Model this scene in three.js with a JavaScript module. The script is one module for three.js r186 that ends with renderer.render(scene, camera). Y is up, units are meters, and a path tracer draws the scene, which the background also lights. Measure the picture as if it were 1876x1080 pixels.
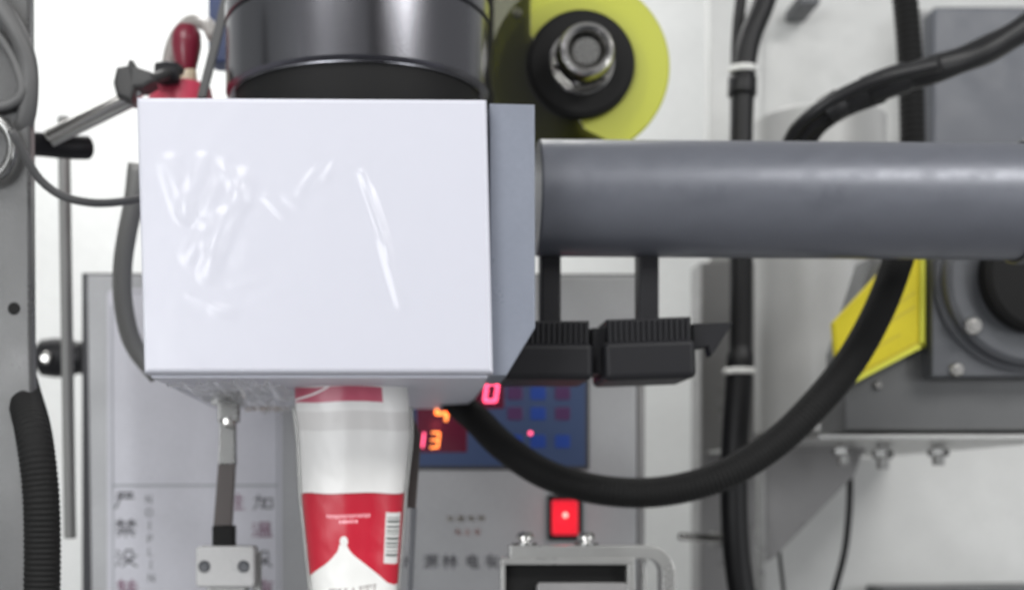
import * as THREE from 'three';
import { mergeGeometries, mergeVertices, toCreasedNormals } from 'three/addons/utils/BufferGeometryUtils.js';
import { RoundedBoxGeometry } from 'three/addons/geometries/RoundedBoxGeometry.js';
import { TextGeometry } from 'three/addons/geometries/TextGeometry.js';
import { FontLoader } from 'three/addons/loaders/FontLoader.js';
import { RectAreaLightUniformsLib } from 'three/addons/lights/RectAreaLightUniformsLib.js';
import { ImprovedNoise } from 'three/addons/math/ImprovedNoise.js';

// ---------------------------------------------------------------- camera, light, exposure
const F = 2500, CX = 740, CY = 910, EYE = 1.35;             // focal length and principal point in photograph pixels; eye height in metres
const scene = new THREE.Scene();
scene.background = new THREE.Color().setRGB(0.34, 0.343, 0.35);   // even grey of the room behind the camera
const camera = new THREE.PerspectiveCamera(2 * Math.atan(540 / F) * 180 / Math.PI, 1876 / 1080, 0.05, 30);
camera.position.set(0, EYE, 0);
camera.setViewOffset(1876, 1080, 938 - CX, 540 - CY, 1876, 1080);
camera.focus = 0.95;                                        // the lens is focused a little short: all is slightly soft
camera.userData.fStop = 5;
const renderer = new THREE.WebGLRenderer({ antialias: true });
renderer.toneMapping = THREE.LinearToneMapping;
renderer.toneMappingExposure = 1.14;
renderer.shadowMap.enabled = true;
RectAreaLightUniformsLib.init();
const LAMPS = [                                              // ceiling panels: x, z, width, length, strength, label
  [-0.75, 0.25, 1.2, 1.2, 6.5, 'square white ceiling light panel out in front of the white housing'],
  [-0.35, -2.55, 1.6, 0.4, 9, 'long white ceiling light panel added to brighten the wall'],  // extra panel, added to brighten the wall
  [1.5, 0.3, 1.2, 1.2, 12, 'square white ceiling light panel out in front of the grey tube'],
];

// ---------------------------------------------------------------- helpers
let seed = 7;
const rnd = () => ((seed = (seed * 1664525 + 1013904223) >>> 0) / 4294967296);
const V = (x, y, z) => new THREE.Vector3(x, y, z);
const P = (px, py, D) => V((px - CX) * D / F, EYE + (CY - py) * D / F, -D);   // a pixel at a known distance
const L = (px, D) => px * D / F;                                              // pixels to metres at a distance
const used = {};
const numbered = (n) => { const k = used[n] = (used[n] ?? -1) + 1; return k ? n + '_' + String(k).padStart(3, '0') : n; };
const origin = new Map();
function thing(name, label, category, at, group) {
  const o = new THREE.Group(); o.name = numbered(name); o.position.copy(at); scene.add(o);
  o.userData = { label, category }; if (group) o.userData.group = group;
  origin.set(o, at.clone());
  return o;
}
function part(name, geo, mat, parent, label) {               // geometry in world metres, moved into the thing's own frame
  const g = Array.isArray(geo) ? join(geo) : geo;
  const at = origin.get(parent);
  g.translate(-at.x, -at.y, -at.z);
  const m = new THREE.Mesh(g, mat); m.name = name; m.castShadow = m.receiveShadow = true;
  parent.add(m); origin.set(m, at);
  if (label) m.userData.label = label;
  return m;
}
function solo(name, label, category, geo, mat, group) {      // a thing that is one mesh
  const g = Array.isArray(geo) ? join(geo) : geo;
  g.computeBoundingBox();
  const b = g.boundingBox, at = V((b.min.x + b.max.x) / 2, b.min.y, (b.min.z + b.max.z) / 2);
  g.translate(-at.x, -at.y, -at.z);
  const m = new THREE.Mesh(g, mat); m.name = numbered(name); m.position.copy(at); m.castShadow = m.receiveShadow = true;
  m.userData = { label, category }; if (group) m.userData.group = group;
  scene.add(m); origin.set(m, at);
  return m;
}
function join(list) {
  return mergeGeometries(list.map((g) => {
    const h = g.index ? g.toNonIndexed() : g;
    for (const k of Object.keys(h.attributes)) if (!['position', 'normal', 'uv'].includes(k)) h.deleteAttribute(k);
    if (!h.attributes.uv) h.setAttribute('uv', new THREE.BufferAttribute(new Float32Array(h.attributes.position.count * 2), 2));
    return h;
  }));
}
// a plate or block whose front outline is given in pixels at the distance D0; it goes straight back to D1
function prism(pts, D0, D1, bevel = 0.0015, curveSeg = 8) {
  const s = Array.isArray(pts) ? new THREE.Shape(pts.map(([x, y]) => { const p = P(x, y, D0); return new THREE.Vector2(p.x, p.y); })) : pts;
  const g = new THREE.ExtrudeGeometry(s, { depth: Math.max(1e-4, D1 - D0 - 2 * bevel), bevelEnabled: bevel > 0, bevelThickness: bevel, bevelSize: bevel, bevelOffset: -bevel, bevelSegments: 3, curveSegments: curveSeg });
  g.translate(0, 0, -D1 + bevel);
  return g;
}
const rect = (x0, y0, x1, y1) => [[x0, y1], [x1, y1], [x1, y0], [x0, y0]];
function roundRect(x0, y0, x1, y1, r, D) {                    // rounded outline, pixels
  const a = P(x0, y1, D), b = P(x1, y0, D), q = L(r, D), s = new THREE.Shape();
  s.moveTo(a.x + q, a.y); s.lineTo(b.x - q, a.y); s.absarc(b.x - q, a.y + q, q, -Math.PI / 2, 0);
  s.lineTo(b.x, b.y - q); s.absarc(b.x - q, b.y - q, q, 0, Math.PI / 2);
  s.lineTo(a.x + q, b.y); s.absarc(a.x + q, b.y - q, q, Math.PI / 2, Math.PI);
  s.lineTo(a.x, a.y + q); s.absarc(a.x + q, a.y + q, q, Math.PI, 1.5 * Math.PI);
  return s;
}
function lathe(profile, at, axis = 'y', seg = 64) {           // profile [[r, along]], turned onto an axis; creased
  let g = new THREE.LatheGeometry(profile.map(([r, h]) => new THREE.Vector2(Math.max(r, 1e-5), h)), seg);
  g.scale(1000, 1000, 1000); g = toCreasedNormals(g, 0.5); g.scale(0.001, 0.001, 0.001);   // creasing rounds to 0.01 units
  if (axis === 'z') g.rotateX(Math.PI / 2);
  if (axis === 'x') g.rotateZ(-Math.PI / 2);
  g.translate(at.x, at.y, at.z);
  return g;
}
function rod(a, b, r, seg = 24, ch = 0.2) {
  const d = b.clone().sub(a), n = d.length();
  const g = lathe([[0, 0], [r * (1 - ch), 0], [r, r * ch], [r, n - r * ch], [r * (1 - ch), n], [0, n]], V(0, 0, 0), 'y', seg);
  g.applyQuaternion(new THREE.Quaternion().setFromUnitVectors(V(0, 1, 0), d.normalize())); g.translate(a.x, a.y, a.z);
  return g;
}
function sweep(points, radius, { ridge = 0, pitch = 0.005, seg = 20, steps, wobble = 0 } = {}) {  // a hose or cable; ridge > 0: corrugated
  const c = new THREE.CatmullRomCurve3(points, false, 'centripetal');
  const len = c.getLength(), n = steps ?? (ridge ? Math.ceil(len / pitch * 6) : Math.max(24, Math.ceil(len / 0.008)));
  const fr = c.computeFrenetFrames(n), pos = [], idx = [], uv = [];
  for (let i = 0; i <= n; i++) {
    const t = i / n, p = c.getPointAt(t), s = len * t;
    let r = typeof radius === 'function' ? radius(t) : radius;
    if (ridge) { const w = Math.sin(2 * Math.PI * s / pitch); r += ridge * Math.sign(w) * Math.pow(Math.abs(w), 0.5); }
    for (let j = 0; j <= seg; j++) {
      const a = 2 * Math.PI * j / seg, k = r * (1 + wobble * Math.sin(3 * a + s * 60));
      const v = p.clone().addScaledVector(fr.normals[i], Math.cos(a) * k).addScaledVector(fr.binormals[i], Math.sin(a) * k);
      pos.push(v.x, v.y, v.z); uv.push(j / seg, s);
    }
  }
  for (let i = 0; i < n; i++) for (let j = 0; j < seg; j++) { const a = i * (seg + 1) + j, b = a + seg + 1; idx.push(a, a + 1, b, b, a + 1, b + 1); }
  for (const [i, flip] of [[0, 0], [n, 1]]) {
    const p = c.getPointAt(i / n), k = pos.length / 3; pos.push(p.x, p.y, p.z); uv.push(0, 0);
    for (let j = 0; j < seg; j++) { const a = i * (seg + 1) + j; flip ? idx.push(k, a, a + 1) : idx.push(k, a + 1, a); }
  }
  const g = new THREE.BufferGeometry();
  g.setAttribute('position', new THREE.Float32BufferAttribute(pos, 3)); g.setAttribute('uv', new THREE.Float32BufferAttribute(uv, 2)); g.setIndex(idx);
  g.computeVertexNormals();
  return g;
}
const perlin = new ImprovedNoise();
const fbm = (x, y, z, o = 4) => { let s = 0, a = 0.5; for (let i = 0; i < o; i++) { s += a * perlin.noise(x, y, z + i * 7.3); x *= 2.03; y *= 2.03; a *= 0.5; } return s; };
function grainTexture(n, make, colour = false) {
  const d = new Uint8Array(n * n * 4);
  for (let y = 0; y < n; y++) for (let x = 0; x < n; x++) { const c = make(x / n, y / n); d.set([c[0], c[1], c[2], 255], (y * n + x) * 4); }
  const t = new THREE.DataTexture(d, n, n); t.wrapS = t.wrapT = THREE.RepeatWrapping; t.magFilter = THREE.LinearFilter; t.minFilter = THREE.LinearMipmapLinearFilter; t.generateMipmaps = true;
  if (colour) t.colorSpace = THREE.SRGBColorSpace; t.needsUpdate = true;
  return t;
}
const tile = (fn) => (u, v) => {                               // makes a noise wrap round
  const a = fn(u, v), b = fn(u - 1, v), c = fn(u, v - 1), d = fn(u - 1, v - 1);
  return (a * (1 - u) + b * u) * (1 - v) + (c * (1 - u) + d * u) * v;
};
const coarse = tile((u, v) => fbm(u * 5, v * 5, 1, 5)), fine = tile((u, v) => fbm(u * 60, v * 60, 3, 2));
const smudge = grainTexture(256, (u, v) => { const k = 165 + 110 * coarse(u, v) + 25 * fine(u, v); return [k, k, k]; });
const peel = grainTexture(256, (u, v) => { const k = 128 + 130 * fine(u, v); return [k, k, k]; });
const scuff = grainTexture(512, (u, v) => { const k = 240 + 14 * coarse(u, v) + 12 * fine(u, v); return [k, k, k].map((q) => Math.min(255, q)); }, true);
const rep = (t, k) => { const c = t.clone(); c.repeat.set(k, k); c.needsUpdate = true; return c; };
const smudge4 = rep(smudge, 4), peel8 = rep(peel, 8), scuff3 = rep(scuff, 3);
const stretch = (t, a, b) => { const c = t.clone(); c.repeat.set(a, b); c.needsUpdate = true; return c; };
const tubeSmudge = stretch(smudge, 3, 24), tubeScuff = stretch(scuff, 3, 20);
const M = (r, g, b, roughness = 0.5, metalness = 0, more = {}) => { const m = new THREE.MeshPhysicalMaterial({ roughness, metalness, ...more }); m.color.setRGB(r, g, b); return m; };
const worn = { roughnessMap: smudge4, bumpMap: peel8, bumpScale: 0.00025, map: scuff3 };
const mat = {
  wall: M(0.8, 0.81, 0.8, 0.85, 0, { map: scuff, bumpMap: peel8, bumpScale: 0.0006 }),
  whiteEnamel: M(0.5, 0.505, 0.565, 0.45, 0, { bumpMap: peel8, bumpScale: 0.00008 }),
  film: M(1, 1, 1, 0.28, 0, { transmission: 1, thickness: 0, ior: 1.45 }),
  barrel: M(0.165, 0.165, 0.18, 0.2, 1, { bumpMap: peel8, bumpScale: 0.0001 }),
  tube: M(0.125, 0.132, 0.155, 0.6, 0.25, { roughnessMap: tubeSmudge, map: tubeScuff }),
  plate: M(0.22, 0.24, 0.29, 0.5, 0.1, worn),
  cabinet: M(0.4, 0.405, 0.415, 0.55, 0, worn),
  label: M(0.6, 0.6, 0.65, 0.5, 0, { map: scuff3 }),
  labelInk: M(0.3, 0.31, 0.33, 0.7),
  plumInk: M(0.24, 0.12, 0.18, 0.7),
  greyInk: M(0.11, 0.11, 0.12, 0.7),
  tanInk: M(0.26, 0.24, 0.21, 0.7), redInk: M(0.34, 0.24, 0.23, 0.7),
  darkEdge: M(0.03, 0.03, 0.035, 0.6),
  column: M(0.085, 0.085, 0.085, 0.5, 0.1, worn),
  castGrey: M(0.1, 0.102, 0.104, 0.6, 0.1, worn),
  motor: M(0.085, 0.089, 0.098, 0.55, 0.2, worn),
  postLight: M(0.66, 0.665, 0.65, 0.6, 0, worn),
  postSteel: M(0.3, 0.295, 0.295, 0.5, 0.2, worn),
  housing: M(0.5, 0.5, 0.49, 0.55, 0, worn),
  boxBlue: M(0.1, 0.108, 0.13, 0.55, 0, worn),
  boxSide: M(0.42, 0.42, 0.42, 0.6, 0, worn),
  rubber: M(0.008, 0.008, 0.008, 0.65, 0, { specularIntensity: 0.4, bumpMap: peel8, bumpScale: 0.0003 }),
  cable: M(0.01, 0.01, 0.011, 0.42, 0, { specularIntensity: 0.6 }),
  darkMetal: M(0.045, 0.045, 0.045, 0.5, 0.1), softSteel: M(0.2, 0.2, 0.195, 0.5, 0.3), softCable: M(0.09, 0.09, 0.09, 0.55),
  zip: M(0.72, 0.72, 0.7, 0.5),
  yellow: M(0.62, 0.64, 0.08, 0.4, 0, { transmission: 0.5, thickness: 0 }),
  yellowBand: M(0.5, 0.54, 0.03, 0.5),
  signYellow: M(0.62, 0.52, 0.008, 0.7, 0, { map: scuff3 }), signEdge: M(0.6, 0.6, 0.05, 0.4), signLine: M(0.42, 0.34, 0.01, 0.5),
  chrome: M(0.5, 0.49, 0.47, 0.3, 1, { roughnessMap: smudge4 }),
  steel: M(0.22, 0.22, 0.215, 0.4, 0.9, { roughnessMap: smudge4 }),
  dullSteel: M(0.42, 0.42, 0.41, 0.5, 0.6, worn),
  blackPlastic: M(0.01, 0.01, 0.012, 0.5, 0, { specularIntensity: 0.5 }),
  brownPlate: M(0.07, 0.058, 0.055, 0.5, 0.2, worn),
  blockWhite: M(0.45, 0.45, 0.45, 0.5, 0, worn),
  navy: M(0.025, 0.045, 0.13, 0.5),
  clearHose: M(0.36, 0.34, 0.32, 0.35),
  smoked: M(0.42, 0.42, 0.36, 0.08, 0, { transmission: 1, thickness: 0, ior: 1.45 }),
  redDark: M(0.2, 0.014, 0.035, 0.3), redCap: M(0.72, 0.08, 0.14, 0.4), cream: M(0.75, 0.66, 0.48, 0.4),
  keypad: M(0.03, 0.056, 0.135, 0.5), keyBlue: M(0.014, 0.05, 0.27, 0.35), keyRed: M(0.07, 0.025, 0.09, 0.35),
  window: M(0.1, 0.012, 0.03, 0.2),
  tan: M(0.32, 0.22, 0.14, 0.7),
};
const glow = (r, g, b, k) => { const m = M(r, g, b, 0.4); m.emissive.setRGB(r, g, b); m.emissiveIntensity = k; return m; };
mat.ledPink = glow(1, 0.1, 0.22, 2); mat.ledAmber = glow(1, 0.27, 0.06, 2); mat.rocker = glow(0.6, 0.008, 0.025, 0.55); mat.rockerLamp = glow(1, 0.35, 0.3, 2);
mat.lamp = glow(1, 1, 1, 1);

// ---------------------------------------------------------------- lamps of the room
for (const [x, z, w, h, k, label] of LAMPS) {
  const y = 2.95, o = thing('ceiling_light', label, 'ceiling light', V(x, y, z));
  const frame = new THREE.Shape([[-1, -1], [1, -1], [1, 1], [-1, 1]].map(([a, b]) => new THREE.Vector2(a * (w / 2 + 0.03), b * (h / 2 + 0.03))));
  frame.holes.push(new THREE.Path([[-1, -1], [-1, 1], [1, 1], [1, -1]].map(([a, b]) => new THREE.Vector2(a * w / 2, b * h / 2))));
  const fg = new THREE.ExtrudeGeometry(frame, { depth: 0.05, bevelEnabled: false }); fg.rotateX(Math.PI / 2); fg.translate(x, y + 0.02, z);
  part('frame', fg, mat.postLight, o);
  const d = new THREE.BoxGeometry(w - 0.004, 0.01, h - 0.004); d.translate(x, y, z); part('diffuser', d, mat.lamp, o);
  const li = new THREE.RectAreaLight(new THREE.Color().setRGB(1, 0.99, 0.97), k, w, h); li.position.set(0, -0.012, 0); li.rotation.x = -Math.PI / 2; li.castShadow = true; o.add(li);
}

for (const [w, x, k, label] of [[2.2, -2.45, 8, 'wide bright window added out of view as fill, facing the white housing'], [1.6, 4.3, 8, 'narrower bright window added out of view to brighten the right side']]) { // unseen windows added behind the camera as low fill light
  const h = 1.5, y = 1.75, z = 3.0, o = thing('window', label, 'window', V(x, y - h / 2, z));
  const s = new THREE.Shape([[-1, -1], [1, -1], [1, 1], [-1, 1]].map(([a, b]) => new THREE.Vector2(a * (w / 2 + 0.06), b * (h / 2 + 0.06))));
  for (const q of [-1, 1]) s.holes.push(new THREE.Path([[-1, -1], [-1, 1], [1, 1], [1, -1]].map(([a, b]) => new THREE.Vector2(q * (w / 4 + 0.01) + a * (w / 4 - 0.03), b * h / 2))));
  const g = new THREE.ExtrudeGeometry(s, { depth: 0.06, bevelEnabled: false }); g.translate(x, y, z - 0.03); part('frame', g, mat.postLight, o);
  for (const q of [-1, 1]) { const p = new THREE.BoxGeometry(w / 2 - 0.062, h - 0.002, 0.008); p.translate(x + q * (w / 4 + 0.01), y, z + 0.012); part('pane', p, mat.lamp, o); }
  const li = new THREE.RectAreaLight(new THREE.Color().setRGB(0.96, 0.98, 1), k, w, h); li.position.set(0, h / 2, -0.034); li.castShadow = true; o.add(li);   // shines along -z
}

// ---------------------------------------------------------------- the setting
{
  const g = new THREE.BoxGeometry(8, 3.6, 0.1); g.translate(0.4, 1.5, -3.25);
  const p = g.attributes.position, n = g.attributes.normal, uv = g.attributes.uv;
  for (let i = 0; i < p.count; i++) uv.setXY(i, p.getX(i) + p.getZ(i) * Math.abs(n.getX(i)), p.getY(i));
  const m = new THREE.Mesh(g, mat.wall); m.name = 'wall'; m.userData = { kind: 'structure' }; m.receiveShadow = m.castShadow = true; scene.add(m);
}

{
  const g = new THREE.BoxGeometry(0.1, 3.6, 5.2); g.translate(-3.45, 1.5, -0.6);  // unseen wall, added as a bright reflector for the barrel
  const m = new THREE.Mesh(g, mat.wall); m.name = 'added_side_wall'; m.userData = { kind: 'structure' }; m.receiveShadow = m.castShadow = true; scene.add(m);
  const o = thing('added_dark_cabinet', 'tall black cabinet added out of view for the dark stripe in the barrel', 'cabinet', V(1.1, 0, 1.75));  // unseen block, added to mirror a dark stripe in the barrel
  const b = new RoundedBoxGeometry(1.0, 3.3, 0.5, 2, 0.01); b.translate(1.1, 1.65, 1.75); part('body', b, mat.blackPlastic, o);
  const d = new RoundedBoxGeometry(0.94, 3.2, 0.02, 2, 0.005); d.translate(1.1, 1.65, 1.495); part('door', d, mat.blackPlastic, o);
  part('handle', rod(V(0.7, 1.2, 1.46), V(0.7, 1.45, 1.46), 0.01), mat.blackPlastic, o);
}

// ---------------------------------------------------------------- control cabinet
const CD = 1.78;
const cabinet = thing('control_cabinet', 'grey steel control cabinet with keypad and printed notice behind the pouch', 'cabinet', P(668, 1300, 2.0));
part('body', prism([[149, 1300], [1182, 1300], [1182, 501], [149, 499]], CD + 0.012, 2.29, 0.003), mat.darkEdge, cabinet);
part('front_panel', prism([[170, 1300], [1168, 1300], [1166, 505], [158, 503]], CD, CD + 0.012, 0.003), mat.cabinet, cabinet);
part('edge_trim', prism(rect(1169, 505, 1180, 1300), CD + 0.004, CD + 0.012, 0.001), mat.postSteel, cabinet);
const DL = CD - 0.0012;
const notice = part('notice_plate', prism(roundRect(196, 528, 516, 1290, 14, DL), DL, CD, 0.0003), mat.label, cabinet, 'pale lilac notice plate with columns of characters');
const strip = (x0, y0, x1, y1, w, D, t = 0.0006) => {          // one printed stroke, a hair proud of its plate
  const a = P(x0, y0, D), b = P(x1, y1, D), d = b.clone().sub(a), n = d.length() + L(w, D) * 0.8;
  const g = new THREE.BoxGeometry(n, L(w, D), t); g.rotateZ(Math.atan2(d.y, d.x)); g.translate((a.x + b.x) / 2, (a.y + b.y) / 2, -D); return g;
};
part('border_line', [strip(204, 560, 208, 1290, 3, DL), strip(508, 560, 510, 1290, 3, DL), strip(206, 889, 508, 889, 4, DL), strip(222, 536, 496, 536, 2.5, DL)], mat.labelInk, notice);
const SIGNS = {                                                // strokes in a unit square
  yan: [[.2, .15, .85, .15], [.4, .15, .4, .4], [.62, .15, .62, .4], [.2, .22, .3, .36], [.84, .2, .72, .36], [.15, .42, .92, .42], [.25, .42, .22, .66], [.22, .66, .06, .98]],
  jin: [[.08, .2, .45, .2], [.27, .06, .27, .48], [.27, .22, .08, .42], [.27, .22, .45, .4], [.55, .2, .92, .2], [.74, .06, .74, .48], [.74, .22, .55, .42], [.74, .22, .94, .4], [.25, .56, .75, .56], [.08, .7, .92, .7], [.5, .7, .5, .98], [.3, .78, .16, .95], [.7, .78, .86, .95]],
  mo: [[.08, .12, .2, .24], [.05, .38, .17, .47], [.05, .92, .22, .62], [.45, .1, .42, .32], [.42, .32, .3, .44], [.45, .1, .72, .1], [.72, .1, .74, .38], [.74, .38, .92, .4], [.35, .55, .78, .55], [.78, .55, .28, .96], [.42, .6, .94, .96]],
  zhuan: [[.05, .2, .45, .2], [.22, .05, .1, .45], [.1, .45, .45, .45], [.28, .3, .28, .95], [.05, .7, .45, .65], [.55, .22, .9, .22], [.5, .42, .95, .42], [.72, .05, .6, .6], [.6, .6, .88, .6], [.88, .6, .7, .8], [.6, .75, .84, .95]],
  jia: [[.08, .3, .5, .3], [.5, .3, .47, .85], [.47, .85, .38, .8], [.28, .08, .25, .5], [.25, .5, .06, .95], [.6, .3, .92, .3], [.92, .3, .92, .86], [.92, .86, .6, .86], [.6, .86, .6, .3]],
  wen: [[.08, .12, .2, .24], [.05, .38, .17, .47], [.05, .92, .22, .62], [.4, .1, .85, .1], [.85, .1, .85, .45], [.85, .45, .4, .45], [.4, .45, .4, .1], [.4, .28, .85, .28], [.36, .58, .88, .58], [.36, .58, .36, .92], [.88, .58, .88, .92], [.54, .58, .54, .92], [.72, .58, .72, .92], [.26, .92, .98, .92]],
  zhu: [[.44, .03, .56, .14], [.15, .25, .85, .25], [.2, .56, .8, .56], [.08, .92, .92, .92], [.5, .25, .5, .92]],
  she: [[.1, .1, .22, .2], [.05, .4, .22, .4], [.22, .4, .22, .85], [.22, .85, .36, .72], [.48, .1, .45, .32], [.48, .1, .72, .1], [.72, .1, .76, .38], [.38, .55, .8, .55], [.8, .55, .34, .96], [.46, .6, .94, .96]],
  shui: [[.5, .05, .5, .9], [.5, .9, .4, .84], [.12, .35, .4, .35], [.4, .35, .1, .8], [.85, .2, .56, .45], [.54, .42, .92, .85]],
  yuan: [[.08, .12, .2, .24], [.05, .38, .17, .47], [.05, .92, .22, .62], [.32, .1, .95, .1], [.36, .1, .28, .92], [.45, .26, .85, .26], [.85, .26, .85, .54], [.85, .54, .45, .54], [.45, .54, .45, .26], [.45, .4, .85, .4], [.65, .54, .65, .95], [.48, .68, .4, .86], [.82, .66, .92, .84]],
  lin: [[.04, .3, .46, .3], [.26, .06, .26, .96], [.25, .34, .05, .7], [.27, .36, .44, .58], [.5, .3, .96, .3], [.73, .06, .73, .96], [.72, .34, .52, .74], [.74, .34, .96, .72]],
  dian: [[.18, .22, .82, .22], [.82, .22, .82, .66], [.82, .66, .18, .66], [.18, .66, .18, .22], [.18, .44, .82, .44], [.5, .05, .5, .88], [.5, .88, .92, .9], [.92, .9, .92, .76]],
  you: [[.08, .22, .94, .22], [.44, .04, .08, .66], [.36, .42, .8, .42], [.8, .42, .8, .94], [.36, .42, .36, .96], [.36, .58, .8, .58], [.36, .74, .8, .74]],
};
const sign = (key, x, y, w, h, ink, thick, parent, D) => part('character', SIGNS[key].map(([a, b, c, d]) => strip(x + a * w, y + b * h, x + c * w, y + d * h, thick, D)), ink, parent);
const font = await new FontLoader().loadAsync('fonts/droid/droid_sans_regular.typeface.json');
const letter = (ch, cx, cy, hpx, D, ink, parent, name = 'letter') => {
  const g = new TextGeometry(ch, { font, size: L(hpx, D), depth: 0.0005, curveSegments: 4, bevelEnabled: false }); g.computeBoundingBox();
  const b = g.boundingBox, c = P(cx, cy, D); g.translate(c.x - (b.min.x + b.max.x) / 2, c.y - (b.min.y + b.max.y) / 2, c.z - 0.0002);
  return part(name, g, ink, parent);
};
sign('yan', 208, 897, 40, 34, mat.greyInk, 3.4, notice, DL); sign('jin', 209, 949, 42, 34, mat.greyInk, 3.2, notice, DL);
sign('mo', 211, 1004, 42, 34, mat.greyInk, 3.2, notice, DL); sign('zhuan', 213, 1060, 40, 36, mat.plumInk, 3.6, notice, DL);
sign('jia', 463, 904, 38, 30, mat.greyInk, 3, notice, DL); sign('wen', 461, 954, 38, 30, mat.plumInk, 3, notice, DL);
sign('she', 462, 1006, 38, 32, mat.greyInk, 3, notice, DL); sign('zhu', 424, 904, 24, 30, mat.plumInk, 3.2, notice, DL); sign('you', 470, 1060, 32, 30, mat.plumInk, 3, notice, DL);
'NOIPLIN'.split('').forEach((c, i) => letter(c, 272 + i * 0.8, 914 + i * 24, 15, DL, mat.greyInk, notice));
sign('shui', 738, 1014, 22, 28, mat.greyInk, 3.4, cabinet, CD); sign('yuan', 776, 1014, 28, 28, mat.greyInk, 3.2, cabinet, CD);
sign('lin', 810, 1014, 28, 28, mat.greyInk, 3.6, cabinet, CD); sign('dian', 852, 1014, 26, 28, mat.greyInk, 3.6, cabinet, CD); sign('you', 888, 1014, 26, 28, mat.greyInk, 3.2, cabinet, CD);
for (let i = 0; i < 4; i++) sign(['jia', 'wen', 'dian', 'zhuan'][i], 818 + i * 19, 943, 14, 12, mat.tanInk, 2, cabinet, CD);
for (let i = 0; i < 3; i++) sign(['dian', 'zhu', 'you'][i], 832 + i * 18, 968, 13, 12, mat.redInk, 2, cabinet, CD);

// keypad with lit digits
const DK = CD - 0.003, DB = DK - 0.0015;
const keypad = part('keypad', prism(roundRect(752, 640, 1080, 860, 4, DK), DK, CD, 0.0008), mat.darkEdge, cabinet, 'blue membrane keypad with red lit digits');
part('membrane', prism(rect(758, 646, 1073, 853), DK - 0.0008, DK, 0.0003), mat.keypad, keypad);
[720, 757, 808].forEach((y, r) => [944, 986, 1031].forEach((x, c) => part('key', prism(roundRect(x - 14, y - 12, x + 14, y + 12, 4, DB), DB, DK - 0.0006, 0.0005), r < 2 && c !== 1 ? mat.keyRed : mat.keyBlue, keypad)));
part('display_window', prism(roundRect(868, 684, 924, 748, 4, DB), DB, DK - 0.0006, 0.0004), mat.window, keypad);
part('display_window', prism(roundRect(764, 736, 856, 828, 4, DB), DB, DK - 0.0006, 0.0004), mat.window, keypad);
const SEG = { a: [0, 0, 1, 0], b: [1, 0, 1, .5], c: [1, .5, 1, 1], d: [0, 1, 1, 1], e: [0, .5, 0, 1], f: [0, 0, 0, .5], g: [0, .5, 1, .5] };
const digit = (segs, x, y, w, h, thick, m) => part('lit_digit', segs.split('').map((s) => { const [a, b, c, d] = SEG[s], k = (q) => x + q * w + (0.5 - 0) * 0; const sl = (q) => (1 - q) * w * 0.22; const q = 0.1; const X0 = a + (c - a) * q, X1 = a + (c - a) * (1 - q), Y0 = b + (d - b) * q, Y1 = b + (d - b) * (1 - q); return strip(k(X0) + sl(Y0), y + Y0 * h, k(X1) + sl(Y1), y + Y1 * h, thick, DB - 0.0004, 0.0008); }), m, keypad);
digit('abcdef', 888, 702, 20, 32, 6, mat.ledPink);
digit('bc', 760, 792, 14, 27, 4, mat.ledPink); digit('abcdg', 788, 792, 14, 27, 3.6, mat.ledAmber);
digit('fgbc', 797, 744, 20, 26, 6, mat.ledAmber); digit('ab', 822, 744, 12, 26, 5, mat.ledPink);
part('indicator', lathe([[0, 0.0012], [0.0022, 0.0006], [0.0028, -0.001]], P(972, 793, DB), 'z', 16), mat.ledPink, keypad);
for (const [x, y, k, r, g, b] of [[898, 718, 0.0003, 1, 0.08, 0.2], [800, 776, 0.0004, 1, 0.12, 0.14], [1035, 948, 0.001, 1, 0.04, 0.06]]) {
  const li = new THREE.PointLight(new THREE.Color().setRGB(r, g, b), k, 0, 2); li.position.copy(P(x, y, DB - 0.02)); li.castShadow = true; li.shadow.radius = 0.4; li.position.sub(cabinet.position); cabinet.add(li); li.name = 'indicator_light';
}
// lit power switch
const sw = part('power_switch', prism(roundRect(1004, 906, 1068, 990, 4, CD - 0.006), CD - 0.006, CD, 0.001), mat.blackPlastic, cabinet, 'red lit rocker switch');
part('rocker', prism(roundRect(1011, 915, 1060, 980, 5, CD - 0.011), CD - 0.011, CD - 0.005, 0.002), mat.rocker, sw);
part('rocker_lamp', lathe([[0, 0.0014], [0.002, 0.001], [0.0032, 0]], P(1036, 943, CD - 0.011), 'z', 16), mat.rockerLamp, sw);
// side knob
const kn = part('side_knob', lathe([[0, -0.034], [0.018, -0.034], [0.025, -0.028], [0.0275, -0.01], [0.027, 0.012], [0.0225, 0.02], [0.0225, 0.031]], P(113, 655, 1.9), 'x', 40), mat.blackPlastic, cabinet, 'black knob with a bright screw head');
part('screw_head', lathe([[0, 0.003], [0.006, 0.002], [0.0085, -0.001], [0.0085, -0.004]], P(84, 655, 1.868), 'z', 24), mat.chrome, kn);

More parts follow.
